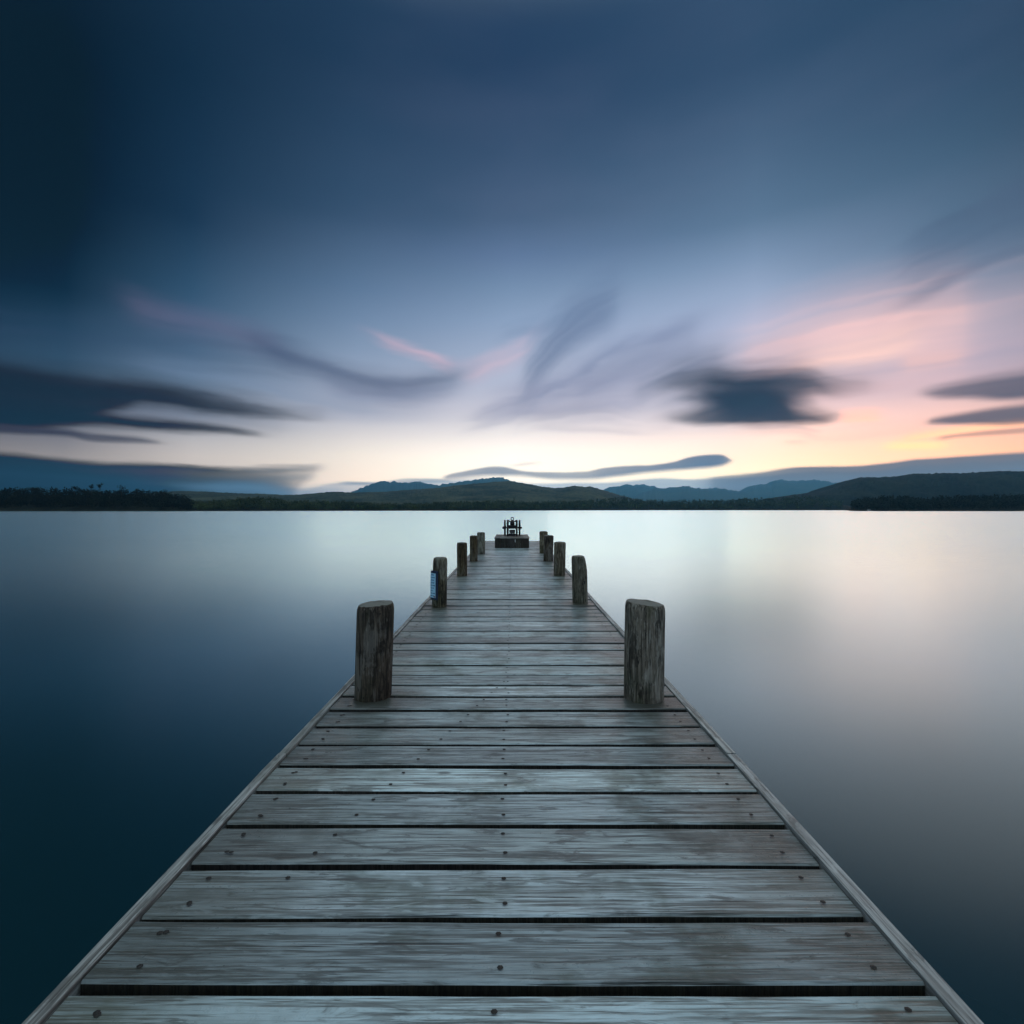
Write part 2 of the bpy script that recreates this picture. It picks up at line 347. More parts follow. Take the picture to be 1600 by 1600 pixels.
    def vec(op, a, c):
        vm = new('ShaderNodeVectorMath', operation=op); N.put(vm.inputs[0], a); N.put(vm.inputs[1], c)
        return N(vm.outputs[0])
    def finish(b):
        # the band just over the fells, where the afterglow is strongest
        b = mixc(glow, b, mixc(1.0, b, (1.26, 1.22, 1.18, 1), 'MULTIPLY'))
        b = mixc(glow2, b, mixc(1.0, b, (1.42, 1.18, 1.05, 1), 'MULTIPLY'))
        # the east, unseen behind the camera: a blue brightened to help light the deck
        b = mixc(1.0 - back, b, mixc(0.15, rgb(140, 164, 184), b))
        # overhead, past the frame, an added brightening of the dome to fill-light the deck
        b = mixc(zen, b, rgb(224, 246, 252))
        # the low sky is what is seen through the air: what the air takes is made up for here
        floor = mixc(1.0, b, (0.25, 0.25, 0.25, 1), 'MULTIPLY')
        b = vec('MAXIMUM', vec('SUBTRACT', scale(b, comp), scale(AIRLIGHT, comp - 1.0)), floor)
        n = new('ShaderNodeBackground'); N.put(n.inputs['Color'], b)
        return N(n.outputs[0])
    # the sky is worked out window by window, so that each ray runs through only the clouds that can lie there
    def window(a0, a1, e0, e1):
        b = base; k = 0
        for fn, a in CL:
            if fn is streakc:
                ys = [p[1] for p in a[0]]; y0, y1, m = min(ys), max(ys), a[1] * 1.9
            else:
                y0, y1, m = min(p[1] for p in a[0]), max(p[1] for p in a[1]), max(a[3]) * 0.8
            amp = next((q for q in a[3:] if isinstance(q, tuple) and len(q) == 2 and q is not a[3]), (8, 6))
            m += sum(amp) + 8
            al = sorted(a[2]); xs = [al[0][0] if al[0][1] == 0 else -9999, al[-1][0] if al[-1][1] == 0 else 9999]
            lo, hi = math.atan2(xs[0] - CX, F), math.atan2(xs[1] - CX, F)
            # rows grow lower towards the sides of the picture: take both the middle and the edge into account
            els = [math.atan2(HOR - yy, math.hypot(F, max(-1, min(1, q)) * 800)) for yy in (y0 - m, y1 + m) for q in (0, 1)]
            if hi < a0 or lo > a1 or max(els) < e0 or min(els) > e1: continue
            b = fn(b, *a); k += 1
        return finish(b)
    def choose(f, a, c):
        n = new('ShaderNodeMixShader'); N.put(n.inputs[0], f); N.put(n.inputs[1], a); N.put(n.inputs[2], c)
        return N(n.outputs[0])
    cuts = [-9, -0.45, -0.16, 0.10, 0.33, 0.56, 9]; EC = 0.125
    def row(e0, e1, i, j):
        if j - i == 1: return window(cuts[i], cuts[j], e0, e1)
        k = (i + j) // 2
        return choose(N.m('GREATER_THAN', az, cuts[k]), row(e0, e1, i, k), row(e0, e1, k, j))
    n = len(cuts) - 1
    clear = finish(base)
    low, upper = row(-1, EC, 0, n), row(EC, 0.62, 0, n)
    faces = choose(N.m('GREATER_THAN', el, EC), low, upper)
    sky = choose(N.m('LESS_THAN', el, 0.62) * N.m('GREATER_THAN', y, -0.05), clear, faces)
    N.nt.nodes.remove(bg)
    N.nt.links.new(sky.s, N.nt.nodes['World Output'].inputs['Surface'])
    w.cycles.sampling_method = 'MANUAL'; w.cycles.sample_map_resolution = 1024
build_sky()

sun = bpy.data.lights.new('sun', 'SUN'); sun.energy = 0.44; sun.angle = R(60); sun.color = (1.0, 0.79, 0.69)
suno = link(bpy.data.objects.new('sun', sun))
d = Vector((math.sin(SUN_AZ) * math.cos(SUN_EL), math.cos(SUN_AZ) * math.cos(SUN_EL), math.sin(SUN_EL)))
suno.rotation_euler = d.to_track_quat('Z', 'Y').to_euler(); suno.location = (30, 40, 20)

# ------------------------------------------------------------------ materials
def wood(name, light, dark, moss, grain=(1, 0, 0), wear=False, rough=0.62, spec=0.45, seed=0.0, bl=(6.0, 22.0), pale=0.0, posts=()):
    """weathered timber; the grain runs along the given axis"""
    m, b = material(name)
    co = new('ShaderNodeTexCoord'); P = N(co.outputs['Object'])
    at = new('ShaderNodeAttribute', attribute_name='plank'); pr = N(at.outputs['Fac'])
    cmb = new('ShaderNodeVectorMath', operation='ADD'); N.put(cmb.inputs[0], P)
    sc = new('ShaderNodeVectorMath', operation='SCALE'); sc.inputs[0].default_value = (37.0, 11.0, 53.0); N.put(sc.inputs['Scale'], pr + seed)
    N.nt.links.new(sc.outputs[0], cmb.inputs[1]); P2 = N(cmb.outputs[0])
    lo, hi = 1.6, 62.0
    v1 = tuple(lo if g else hi for g in grain); v2 = tuple(5.0 if g else 190.0 for g in grain); v3 = tuple(2.2 if g else 9.0 for g in grain)
    g1 = N(tex(P2, 1.0, 4, 0.6, v1, dist=0.35).outputs['Fac'])
    g2 = N(tex(P2, 1.0, 3, 0.6, v2, dist=0.2).outputs['Fac'])
    pat = N(tex(P2, 1.0, 4, 0.6, v3, off=(3, 1, 2)).outputs['Fac'])
    fine = N(tex(P2, 70.0, 3, 0.6).outputs['Fac'])
    kn = tex(P2, 1.0, vec=tuple(3.0 if g else 7.0 for g in grain), kind='ShaderNodeTexVoronoi')
    knot = remap(N(kn.outputs['Distance']) + (pat - 0.5) * 0.10, 0.13, 0.05)
    stain = N(tex(P, 3.0, 4, 0.6, off=(9, 4, 1)).outputs['Fac'])
    g = g1 * 0.55 + g2 * 0.45
    c = mixc(remap(g, 0.43, 0.57), dark, light)
    c = mixc(remap(pat, 0.40, 0.62) * 0.45, c, mixc(0.55, dark, light))
    c = mixc(remap(pat, 0.56, 0.75) * 0.75, c, dark)
    c = mixc(remap(stain, 0.50, 0.68) * 0.6, c, moss)
    c = mixc(knot * 0.75, c, (dark[0] * 0.45, dark[1] * 0.42, dark[2] * 0.40, 1))
    c = mixc(remap(g2, 0.40, 0.30) * 0.6, c, (0.012, 0.011, 0.010, 1))
    blot = N(tex(P2, 1.0, 5, 0.65, tuple(bl[0] if q else bl[1] for q in grain), off=(4, 8, 2), dist=0.6).outputs['Fac'])
    c = mixc(remap(blot, 0.53, 0.63) * 0.75, c, mixc(0.3, dark, (0.02, 0.017, 0.015, 1)))
    c = mixc(remap(blot, 0.42, 0.30) * 0.45, c, (light[0] * 1.25, light[1] * 1.25, light[2] * 1.25, 1))
    crack = N(tex(P2, 1.0, 3, 0.6, tuple(1.1 if q else 110.0 for q in grain), off=(1, 5, 7), dist=0.5).outputs['Fac'])
    c = mixc(remap(crack, 0.36, 0.30) * 0.8, c, (0.01, 0.009, 0.008, 1))
    if pale:                                       # bleached and lichen-grey patches
        pt = N(tex(P2, 1.0, 5, 0.65, tuple(3.5 if q else 9.0 for q in grain), off=(14, 3, 6), dist=0.8).outputs['Fac'])
        c = mixc(remap(pt + (g2 - 0.5) * 0.55, 0.50, 0.60) * pale, c, (0.34, 0.30, 0.245, 1))
        c = mixc(remap(pt + (g2 - 0.5) * 0.3, 0.43, 0.33) * 0.75, c, (0.010, 0.008, 0.006, 1))
        nick = N(tex(P2, 1.0, 3, 0.6, tuple(14.0 if q else 55.0 for q in grain), off=(2, 9, 4), dist=0.4).outputs['Fac'])
        c = mixc(remap(nick, 0.60, 0.68) * 0.8, c, (0.010, 0.008, 0.007, 1))
        c = mixc(remap(nick, 0.38, 0.30) * 0.5 * pale, c, (0.5, 0.46, 0.38, 1))
        alg = N(tex(P, 1.0, 4, 0.6, (5, 5, 2.2), off=(1, 1, 9)).outputs['Fac'])
        c = mixc(remap(alg, 0.52, 0.66) * 0.55, c, (0.055, 0.062, 0.022, 1))
    for px_, py_ in posts:                         # green-brown run-off round each post's foot, doubling as painted contact shade
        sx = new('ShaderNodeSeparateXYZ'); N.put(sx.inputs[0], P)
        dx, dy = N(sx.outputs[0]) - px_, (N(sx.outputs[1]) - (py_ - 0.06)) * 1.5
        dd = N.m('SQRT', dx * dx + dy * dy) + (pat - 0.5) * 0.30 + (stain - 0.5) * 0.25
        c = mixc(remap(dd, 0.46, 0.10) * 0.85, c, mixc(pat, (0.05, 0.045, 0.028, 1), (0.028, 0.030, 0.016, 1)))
    if wear:                                       # the walked middle is worn pale, the margins keep their algae
        sx = new('ShaderNodeSeparateXYZ'); N.put(sx.inputs[0], P)
        edge = remap(N.m('ABSOLUTE', N(sx.outputs[0]) + (stain - 0.5) * 0.9), 0.42, 1.0)
        c = mixc(edge * 0.62, c, mixc(pat, (0.075, 0.066, 0.048, 1), (0.05, 0.052, 0.034, 1)))
    hsv = new('ShaderNodeHueSaturation'); N.put(hsv.inputs['Color'], c)
    N.put(hsv.inputs['Value'], pr * 0.85 + 0.58)
    N.put(hsv.inputs['Hue'], N.m('FRACT', pr * 7.3) * 0.05 + 0.475); N.put(hsv.inputs['Saturation'], N.m('FRACT', pr * 13.7) * 0.6 + 0.75)
    N.put(b.inputs['Base Color'], N(hsv.outputs[0]))
    N.put(b.inputs['Roughness'], remap(fine * 0.5 + g * 0.5, 0.3, 0.7, rough + 0.12, rough - 0.12))
    b.inputs['Specular IOR Level'].default_value = spec
    bump(b, g1 * 0.4 + g2 * 0.5 + fine * 0.25 - knot * 0.2 - remap(crack, 0.36, 0.30) * 0.5, 0.8, 0.007)
    return m
M = {}
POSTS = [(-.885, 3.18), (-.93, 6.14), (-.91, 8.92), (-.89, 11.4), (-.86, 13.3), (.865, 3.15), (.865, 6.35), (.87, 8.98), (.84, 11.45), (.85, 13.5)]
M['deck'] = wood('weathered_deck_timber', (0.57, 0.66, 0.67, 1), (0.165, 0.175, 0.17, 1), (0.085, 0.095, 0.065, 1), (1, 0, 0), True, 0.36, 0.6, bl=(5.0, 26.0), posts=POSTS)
M['fascia'] = wood('weathered_edge_timber', (0.50, 0.49, 0.46, 1), (0.18, 0.17, 0.155, 1), (0.08, 0.085, 0.05, 1), (0, 1, 0), False, 0.55, 0.5)
M['under'] = wood('wet_and_gap_shade_timber', (0.06, 0.05, 0.04, 1), (0.02, 0.018, 0.015, 1), (0.02, 0.026, 0.014, 1), (0, 0, 1))
M['post_brown'] = wood('old_post_timber', (0.135, 0.098, 0.062, 1), (0.020, 0.014, 0.009, 1), (0.042, 0.045, 0.020, 1), (0, 0, 1), False, 0.75, 0.25, bl=(7.0, 20.0), pale=0.35)
M['post_grey'] = wood('grey_post_timber', (0.22, 0.175, 0.128, 1), (0.034, 0.027, 0.020, 1), (0.06, 0.068, 0.042, 1), (0, 0, 1), False, 0.75, 0.25, 3.1, bl=(7.0, 20.0), pale=0.6)
M['box'] = wood('box_timber', (0.085, 0.07, 0.056, 1), (0.025, 0.022, 0.018, 1), (0.03, 0.034, 0.02, 1), (0, 0, 1), False, 0.7, 0.3, 5.0)
M['lid'] = wood('box_lid_timber', (0.26, 0.24, 0.21, 1), (0.10, 0.092, 0.08, 1), (0.08, 0.085, 0.055, 1), (0, 1, 0), False, 0.6, 0.4, 6.0)

def end_grain():
    m, b = material('end_grain')
    co = new('ShaderNodeTexCoord'); P = N(co.outputs['Object'])
    w = new('ShaderNodeTexWave', wave_type='RINGS', rings_direction='Z')
    N.put(w.inputs['Vector'], P); w.inputs['Scale'].default_value = 38; w.inputs['Distortion'].default_value = 2.5; w.inputs['Detail'].default_value = 3
    w.inputs['Detail Scale'].default_value = 6
    st = N(tex(P, 14, 4, 0.6).outputs['Fac'])
    c = mixc(N(w.outputs['Fac']) * 0.6, (0.15, 0.14, 0.115, 1), (0.34, 0.32, 0.28, 1))
    c = mixc(remap(st, 0.5, 0.65) * 0.6, c, (0.05, 0.06, 0.035, 1))
    N.put(b.inputs['Base Color'], c); b.inputs['Roughness'].default_value = 0.75
    bump(b, N(w.outputs['Fac']) * 0.4 + st, 0.5, 0.006)
    return m
M['end'] = end_grain()
def plain(name, c, rough=0.5, metal=0.0, spec=0.5, var=0.25, scale=18):
    m, b = material(name)
    co = new('ShaderNodeTexCoord'); n = N(tex(N(co.outputs['Object']), scale, 4, 0.6).outputs['Fac'])
    k = lambda f: (c[0] * f, c[1] * f, c[2] * f, 1)
    N.put(b.inputs['Base Color'], mixc(remap(n, 0.35, 0.65), k(1 - var), k(1 + var)))
    N.put(b.inputs['Roughness'], remap(n, 0.3, 0.7, rough - 0.1, min(1, rough + 0.1)))
    b.inputs['Metallic'].default_value = metal; b.inputs['Specular IOR Level'].default_value = spec
    return m
M['iron'] = plain('black_painted_iron', (0.008, 0.008, 0.010), 0.5, spec=0.3)
M['iron_grey'] = plain('grey_iron', (0.12, 0.125, 0.13), 0.5)
M['nail'] = plain('rusty_nail', (0.018, 0.013, 0.010), 0.6)
def printed():
    m, b = material('printed_notice')
    co = new('ShaderNodeTexCoord'); P = N(co.outputs['Object'])
    sx = new('ShaderNodeSeparateXYZ'); N.put(sx.inputs[0], P)
    x, z = N(sx.outputs[0]), N(sx.outputs[2])
    row = N.m('FRACT', z * 31.0); line = N.m('FLOOR', z * 31.0)
    end = N.m('FRACT', N.m('SINE', line * 12.9) * 437.0) * 0.04 + 0.0
    word = N(tex(P, 1.0, 2, 0.5, (90, 1, 2)).outputs['Fac'])
    ink = N.m('LESS_THAN', row, 0.42) * N.m('LESS_THAN', x, end) * N.m('GREATER_THAN', x, -0.040) * N.m('GREATER_THAN', word, 0.42)
    n = N(tex(P, 30, 3, 0.6).outputs['Fac'])
    c = mixc(n, (0.38, 0.64, 0.80, 1), (0.50, 0.76, 0.92, 1))
    N.put(b.inputs['Base Color'], mixc(ink, c, (0.05, 0.17, 0.32, 1)))
    b.inputs['Roughness'].default_value = 0.4
    return m
M['plate'] = printed()
M['frame'] = plain('dark_blue_backing', (0.012, 0.02, 0.06), 0.5)
M['red'] = plain('red_print', (0.22, 0.02, 0.025), 0.5)
M['white'] = plain('white_metal_hasp', (0.75, 0.75, 0.72), 0.45)

def water_mat():
    m, b = material('lake_water')
    nt = N.nt
    nt.nodes.remove(b)
    out = nt.nodes['Material Output']
    co = new('ShaderNodeTexCoord'); P = N(co.outputs['Object'])
    sw = N(tex(P, 0.05, 3, 0.5, (1, 1.6, 1)).outputs['Fac'])
    gl = new('ShaderNodeBsdfGlossy'); gl.inputs['Color'].default_value = (1.08, 1.36, 1.40, 1)  # reflects more than it receives: extra brightness put into the gloss colour
    N.put(gl.inputs['Roughness'], remap(sw, 0.3, 0.7, 0.195, 0.205))
    df = new('ShaderNodeBsdfDiffuse'); df.inputs['Color'].default_value = (0.004, 0.028, 0.038, 1)
    lw = new('ShaderNodeLayerWeight'); lw.inputs['Blend'].default_value = 0.5
    f = remap(N(lw.outputs['Facing']), 0.0, 1.0, 0.0, 1.0, smooth=False) ** 3.8
    mx = new('ShaderNodeMixShader'); N.put(mx.inputs[0], f * 0.97 + 0.018)
    nt.links.new(df.outputs[0], mx.inputs[1]); nt.links.new(gl.outputs[0], mx.inputs[2])
    nt.links.new(mx.outputs[0], out.inputs['Surface'])
    return m
M['water'] = water_mat()

def land(name, c1, c2, scale):
    m, b = material(name)
    co = new('ShaderNodeTexCoord'); P = N(co.outputs['Object'])
    n = N(tex(P, scale, 6, 0.62).outputs['Fac']); n2 = N(tex(P, scale * 9, 4, 0.6).outputs['Fac'])
    N.put(b.inputs['Base Color'], mixc(remap(n * 0.6 + n2 * 0.4, 0.38, 0.62), c1, c2))
    b.inputs['Roughness'].default_value = 0.95; b.inputs['Specular IOR Level'].default_value = 0.1
    return m
M['fell'] = land('fell_grass_and_rock', (0.05, 0.07, 0.05, 1), (0.10, 0.11, 0.08, 1), 0.0025)
M['hill'] = land('wooded_hill', (0.016, 0.026, 0.018, 1), (0.10, 0.105, 0.06, 1), 0.009)
M['dark_hill'] = land('dark_wooded_hill', (0.006, 0.009, 0.008, 1), (0.028, 0.032, 0.022, 1), 0.010)
M['bank'] = land('shore_bank', (0.012, 0.013, 0.010, 1), (0.028, 0.030, 0.018, 1), 0.05)
M['bed'] = land('lake_bed', (0.03, 0.03, 0.025, 1), (0.05, 0.05, 0.04, 1), 0.05)
def leaf(name, c1, c2):
    m, b = material(name)
    co = new('ShaderNodeTexCoord'); P = N(co.outputs['Object'])
    n = N(tex(P, 0.055, 3, 0.6).outputs['Fac']); n2 = N(tex(P, 0.6, 2, 0.6).outputs['Fac'])
    N.put(b.inputs['Base Color'], mixc(remap(n * 0.65 + n2 * 0.35, 0.40, 0.60), c1, c2))
    b.inputs['Roughness'].default_value = 0.85; b.inputs['Specular IOR Level'].default_value = 0.15
    return m
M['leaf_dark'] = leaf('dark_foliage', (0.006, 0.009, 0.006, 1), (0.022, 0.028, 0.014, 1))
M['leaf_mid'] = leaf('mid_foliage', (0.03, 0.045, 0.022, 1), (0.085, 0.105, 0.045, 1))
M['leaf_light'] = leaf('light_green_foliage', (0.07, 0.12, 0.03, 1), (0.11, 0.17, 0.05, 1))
M['bark'] = plain('bark', (0.05, 0.04, 0.03), 0.9, scale=4)

# ------------------------------------------------------------------ water, haze
v = [(-7900, -300, WATER), (7900, -300, WATER), (7900, 11000, WATER), (-7900, 11000, WATER)]
tag(pydata('water', v, [(0, 1, 2, 3)], M['water']), 'still blue grey lake water smoothed by a long exposure', 'water', kind='structure')

def build_haze():
    bm = bmesh.new(); box(bm, -HAZE_W, HAZE_W, -600, HAZE_LEN, WATER - 4.5, HAZE_TOP)
    m = bpy.data.materials.new('air'); m.use_nodes = True; N.nt = m.node_tree
    N.nt.nodes.remove(N.nt.nodes['Principled BSDF'])
    vol = new('ShaderNodeVolumePrincipled')
    vol.inputs['Color'].default_value = (0.16, 0.60, 1.0, 1); vol.inputs['Density'].default_value = HAZE_D
    vol.inputs['Anisotropy'].default_value = 0.65
    N.nt.links.new(vol.outputs[0], N.nt.nodes['Material Output'].inputs['Volume'])
    o = obj('haze', bm, m)
    tag(o, 'thin blue evening haze in the air over the lake', 'haze', kind='stuff')
build_haze()

# ------------------------------------------------------------------ hills
def interp(pts, x):
    if x <= pts[0][0]: return pts[0][1]
    for (a, b), (c, d) in zip(pts, pts[1:]):
        if x <= c:
            t = (x - a) / (c - a)
            return b + (d - b) * t
    return pts[-1][1]
def fbm(x, y, z=0.0, o=5):
    return mnoise.fractal(Vector((x, y, z)), 0.9, 2.0, o)
def hills(name, label, pts, Z, near, far, mat, rough=0.03, fuzz=0.0, seed=0.0, nx=320):
    """a ridge at distance Z whose crest follows the photo's skyline; slopes fall to the shore in front and away behind"""
    x0, x1 = pts[0][0], pts[-1][0]
    vs, fs = [], []
    rows = [(-1 + i / 16.0) for i in range(17)] + [i / 6.0 for i in range(1, 7)]
    for i in range(nx + 1):
        px = x0 + (x1 - x0) * i / nx
        zc = EYE + (HOR - interp(pts, px)) / F * Z
        if not fuzz: zc += fbm(px / 6.0, seed, 2.2, 6) * Z * .0022 + abs(fbm(px / 15.0, seed + 3, 1.2, 4)) * Z * .0024
        zc = max(zc, WATER - 3)
        for t in rows:
            Y = Z + (near if t < 0 else far) * t
            X = (px - CX) / F * Z * (Y / Z if t < 0 else 1.0)
            s = math.cos(t * math.pi / 2) ** (1.15 if t < 0 else 0.9)
            h = (zc - WATER + 3) * s
            nz = fbm(X / (near * 0.35), Y / (near * 0.35), seed) * rough * (zc - WATER) * (1 - s) * s * 4
            if fuzz: nz += abs(fbm(X / 16.0, Y / 16.0, seed + 4, 3)) * fuzz * min(1, s * 1.5)
            vs.append((X, Y, WATER - 3 + max(0, h + nz)))
    m = len(rows)
    for i in range(nx):
        for j in range(m - 1):
            a = i * m + j
            fs.append((a, a + m, a + m + 1, a + 1))
    o = pydata(name, vs, fs, mat, smooth=not fuzz)
    return tag(o, label, 'hills', kind='structure')

hills('mountain', 'palest distant peak behind the pointed fell right of centre', [(965, 775), (975, 768), (985, 761), (993, 758.5), (1007, 758), (1025, 762), (1045, 767), (1070, 770), (1100, 764), (1120, 763), (1150, 768), (1165, 772)], 10600, 2400, 450, M['fell'], seed=1)
hills('mountain', 'broad blue fell rising left of the jetty', [(535, 776), (550, 769), (569, 761), (587, 755), (601, 752.5), (615, 754), (629, 755.5), (652, 753.5), (670, 756.5), (690, 761), (715, 768), (730, 775)], 9600, 2400, 1200, M['fell'], seed=2)
hills('mountain', 'long blue fell behind the wooded hill at the end of the jetty', [(640, 776), (670, 763.5), (689, 758), (710, 755), (728, 752), (754, 748.5), (777, 746.5), (786, 747), (798, 752), (815, 760), (830, 770), (840, 776)], 8300, 2200, 1200, M['fell'], seed=3)
hills('mountain', 'pointed blue fell right of the wooded hill', [(925, 776), (940, 767), (956, 762), (970, 759), (981, 756.5), (990, 760), (1000, 764.5), (1012, 770), (1025, 777)], 9900, 2400, 800, M['fell'], seed=4)
hills('mountain', 'low rounded blue fell between pointed fell and twin crags', [(990, 778), (1007, 769), (1025, 764.5), (1048, 762), (1067, 760.5), (1090, 763.5), (1111, 766), (1127, 765), (1150, 768), (1170, 771), (1185, 777)], 8300, 2200, 1200, M['fell'], seed=5)
hills('mountain', 'blue stepped crags on the right skyline', [(1145, 778), (1165, 769), (1170, 764), (1176, 760), (1183, 758), (1190, 757.5), (1206, 758.5), (1211, 752.5), (1219, 749.3), (1227, 751.7), (1250, 752), (1269, 750.3), (1278, 750.8), (1292, 753.5), (1310, 756), (1335, 760), (1365, 772)], 9000, 2200, 1200, M['fell'], seed=6)
hills('hill', 'wooded green hills in the middle of the far shore',
      [(-1500, 788), (-900, 764), (-420, 766), (-200, 762), (0, 772), (100, 776), (200, 775), (266, 770), (286, 769.6), (319, 770), (352, 771.8), (406, 773), (450, 775), (465, 774.5), (499, 771.7), (527, 770), (552, 772), (573, 771), (603, 770.5), (629, 768), (657, 766), (680, 764.8), (707, 761), (742, 757.8), (772, 755.5), (785, 754.6), (798, 754), (817, 756.7), (845, 762), (868, 764.8), (882, 763.6), (898, 761), (914, 763), (921, 762), (933, 764.8), (956, 771.7), (972, 776), (988, 780), (1020, 786)], 2400, 1200, 600, M['hill'], 0.10, 5.5, 7, nx=1500)
hills('hill', 'long dark wooded hill on the right shore',
      [(1180, 786), (1230, 776), (1273, 770), (1292, 766.7), (1315, 757.5), (1329, 751.7), (1347, 747), (1361, 746), (1375, 747.5), (1384, 746), (1407, 746), (1419, 742), (1437, 741), (1458, 741.5), (1477, 739.7), (1500, 740.6), (1560, 737), (1640, 738), (1760, 730), (1950, 744), (2200, 752), (2700, 748), (3300, 790)], 1480, 290, 350, M['dark_hill'], 0.10, 4.5, 8, nx=1300)

# ------------------------------------------------------------------ woods along the far shore
SKY = [(-1400, 772), (-900, 766), (-320, 758), (-200, 762), (-90, 757), (0, 763), (40, 760), (100, 761.5), (115, 761), (139, 761.5), (161, 764.5), (179, 766), (184, 764), (198, 764), (208, 764), (229, 765.5), (238, 767.5), (254, 767), (263, 768.5), (286, 772), (297, 776), (303, 781), (319, 782), (336, 781), (352, 778), (373, 777), (406, 774.5), (428, 775.5), (440, 779), (453, 781), (499, 781), (546, 782), (592, 785), (661, 785), (684, 783), (754, 782), (777, 780), (800, 780.5), (826, 783), (905, 781), (945, 778), (965, 776), (977, 775.5), (988, 778.5), (1011, 780), (1057, 781), (1092, 779.5), (1127, 780), (1150, 778), (1211, 777), (1241, 773.5), (1269, 773.5), (1292, 777), (1320, 782), (1334, 780), (1350, 776), (1373, 774), (1407, 773), (1442, 777), (1500, 772.5), (1640, 770), (1760, 774), (1920, 768), (2600, 770)]
SHORE = [(-1400, 640), (-320, 540), (300, 560), (440, 640), (700, 700), (850, 860), (1000, 1080), (1318, 1100), (1330, 560), (1400, 545), (1920, 520), (2600, 560)]

def crown_pts(rnd, cx, cy, zb, zt, w, n, conif=False, ls=1.2):
    """leaf clumps scattered through an uneven crown: list of quads"""
    out = []
    h = zt - zb
    lobes = [(rnd.uniform(-.35, .35) * w, rnd.uniform(-.35, .35) * w, rnd.uniform(.25, .8), rnd.uniform(.35, .6)) for _ in range(6)]
    for _ in range(n):
        if conif:
            t = rnd.random() ** 0.8
            r = w * 0.5 * (1.05 - t) * math.sqrt(rnd.random()); a = rnd.uniform(0, 6.283)
            p = Vector((cx + r * math.cos(a), cy + r * math.sin(a), zb + h * t))
        else:
            lx, ly, lz, lr = rnd.choice(lobes)
            q = Vector((rnd.gauss(0, 1), rnd.gauss(0, 1), rnd.gauss(0, 1))).normalized() * (rnd.random() ** 0.4)
            p = Vector((cx + lx + q.x * lr * w * 0.6, cy + ly + q.y * lr * w * 0.6, zb + h * min(1.0, max(0.0, lz + q.z * lr * 0.55))))
        s = ls * rnd.uniform(.5, 1.2)
        n1 = Vector((rnd.gauss(0, 1), rnd.gauss(0, 1), rnd.gauss(0, .8))).normalized()
        n2 = n1.cross(Vector((rnd.gauss(0, 1), rnd.gauss(0, 1), rnd.gauss(0, 1)))).normalized()
        out.append([p + n1 * s * .5, p + n2 * s * .5, p - n1 * s * .5 * rnd.uniform(.5, 1), p - n2 * s * .5])
    return out
def quads(name, qs, mat, parent=None):
    vs, fs = [], []
    for q in qs:
        k = len(vs); vs += [tuple(p) for p in q]; fs.append((k, k + 1, k + 2, k + 3))
    return pydata(name, vs, fs, mat, parent)

def shore_woods():
    rnd = random.Random(11)
    # the bank the trees stand on
    vs, fs = [], []
    prof = (-0.05, 0.0, 0.04, 0.12, 0.25, 0.45, 0.7, 1.0, 1.5, 2.2)
    cols = [-1400 + i * 5 for i in range(801)]
    for px in cols:
        Z = interp(SHORE, px); top = (HOR - interp(SKY, px)) / F * (Z + 90) + EYE
        for t in prof:
            Y = Z + 90 * t; X = (px - CX) / F * Y
            up = max(0.0, top - 11.0 - WATER) * min(1, max(0, t)) ** 0.8
            z = WATER + (-1.0 if t < 0 else 0.05 + min(t, .04) * 20 + up)
            if t > 1: z = max(WATER - 1.0, z - (t - 1) * 14)
            vs.append((X, Y, z))
    m = len(prof)
    for i in range(len(cols) - 1):
        for j in range(m - 1):
            a = i * m + j; fs.append((a, a + m, a + m + 1, a + 1))
    tag(pydata('ground', vs, fs, M['bank'], smooth=True), 'dark earth bank under the trees along the far shore', 'ground', kind='structure')
    groups = {'left': [], 'mid': [], 'right': [], 'light': []}
    for k_ in range(7000):
        px = rnd.uniform(-315, 1915) if k_ < 5000 else rnd.uniform(-1395, 2595)
        Z0 = interp(SHORE, px); t = rnd.random() ** 1.2
        if 1316 < px < 1331: continue
        Y = Z0 + 3 + 88 * t
        topz = (HOR - interp(SKY, px)) / F * Y + EYE
        full = topz - WATER
        th = rnd.uniform(7, 12.5) * (0.75 if full < 12 else 1.0)
        lim = min(full, (0.42 + 0.62 * t) * full + 3.0) * rnd.uniform(0.86, 1.03)
        zt = WATER + max(min(lim, full * 1.05), 3.0)
        zb = max(WATER + 0.3, zt - th)
        X = (px - CX) / F * Y
        con = rnd.random() < (0.35 if px > 900 else 0.18)
        w = rnd.uniform(3.5, 6.0) if con else rnd.uniform(6.5, 11)
        g = 'left' if px < 300 else ('right' if px > 1322 else 'mid')
        k = int((34 if con else 46) * (1.0 if Y < 800 else 0.8))
        ls = 1.5 if Y < 800 else 2.0
        if g == 'mid' and rnd.random() < 0.04 and t < 0.35: g = 'light'
        groups[g] += crown_pts(rnd, X, Y, zb, zt, w, k, con, ls)
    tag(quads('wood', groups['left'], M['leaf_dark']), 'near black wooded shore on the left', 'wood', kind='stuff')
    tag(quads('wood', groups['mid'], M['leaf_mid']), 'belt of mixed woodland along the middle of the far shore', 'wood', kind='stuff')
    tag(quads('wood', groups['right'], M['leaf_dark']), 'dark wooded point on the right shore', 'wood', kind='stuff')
    tag(quads('wood', groups['light'], M['leaf_light']), 'fresh light green trees among the far shore woodland', 'wood', kind='stuff')
shore_woods()

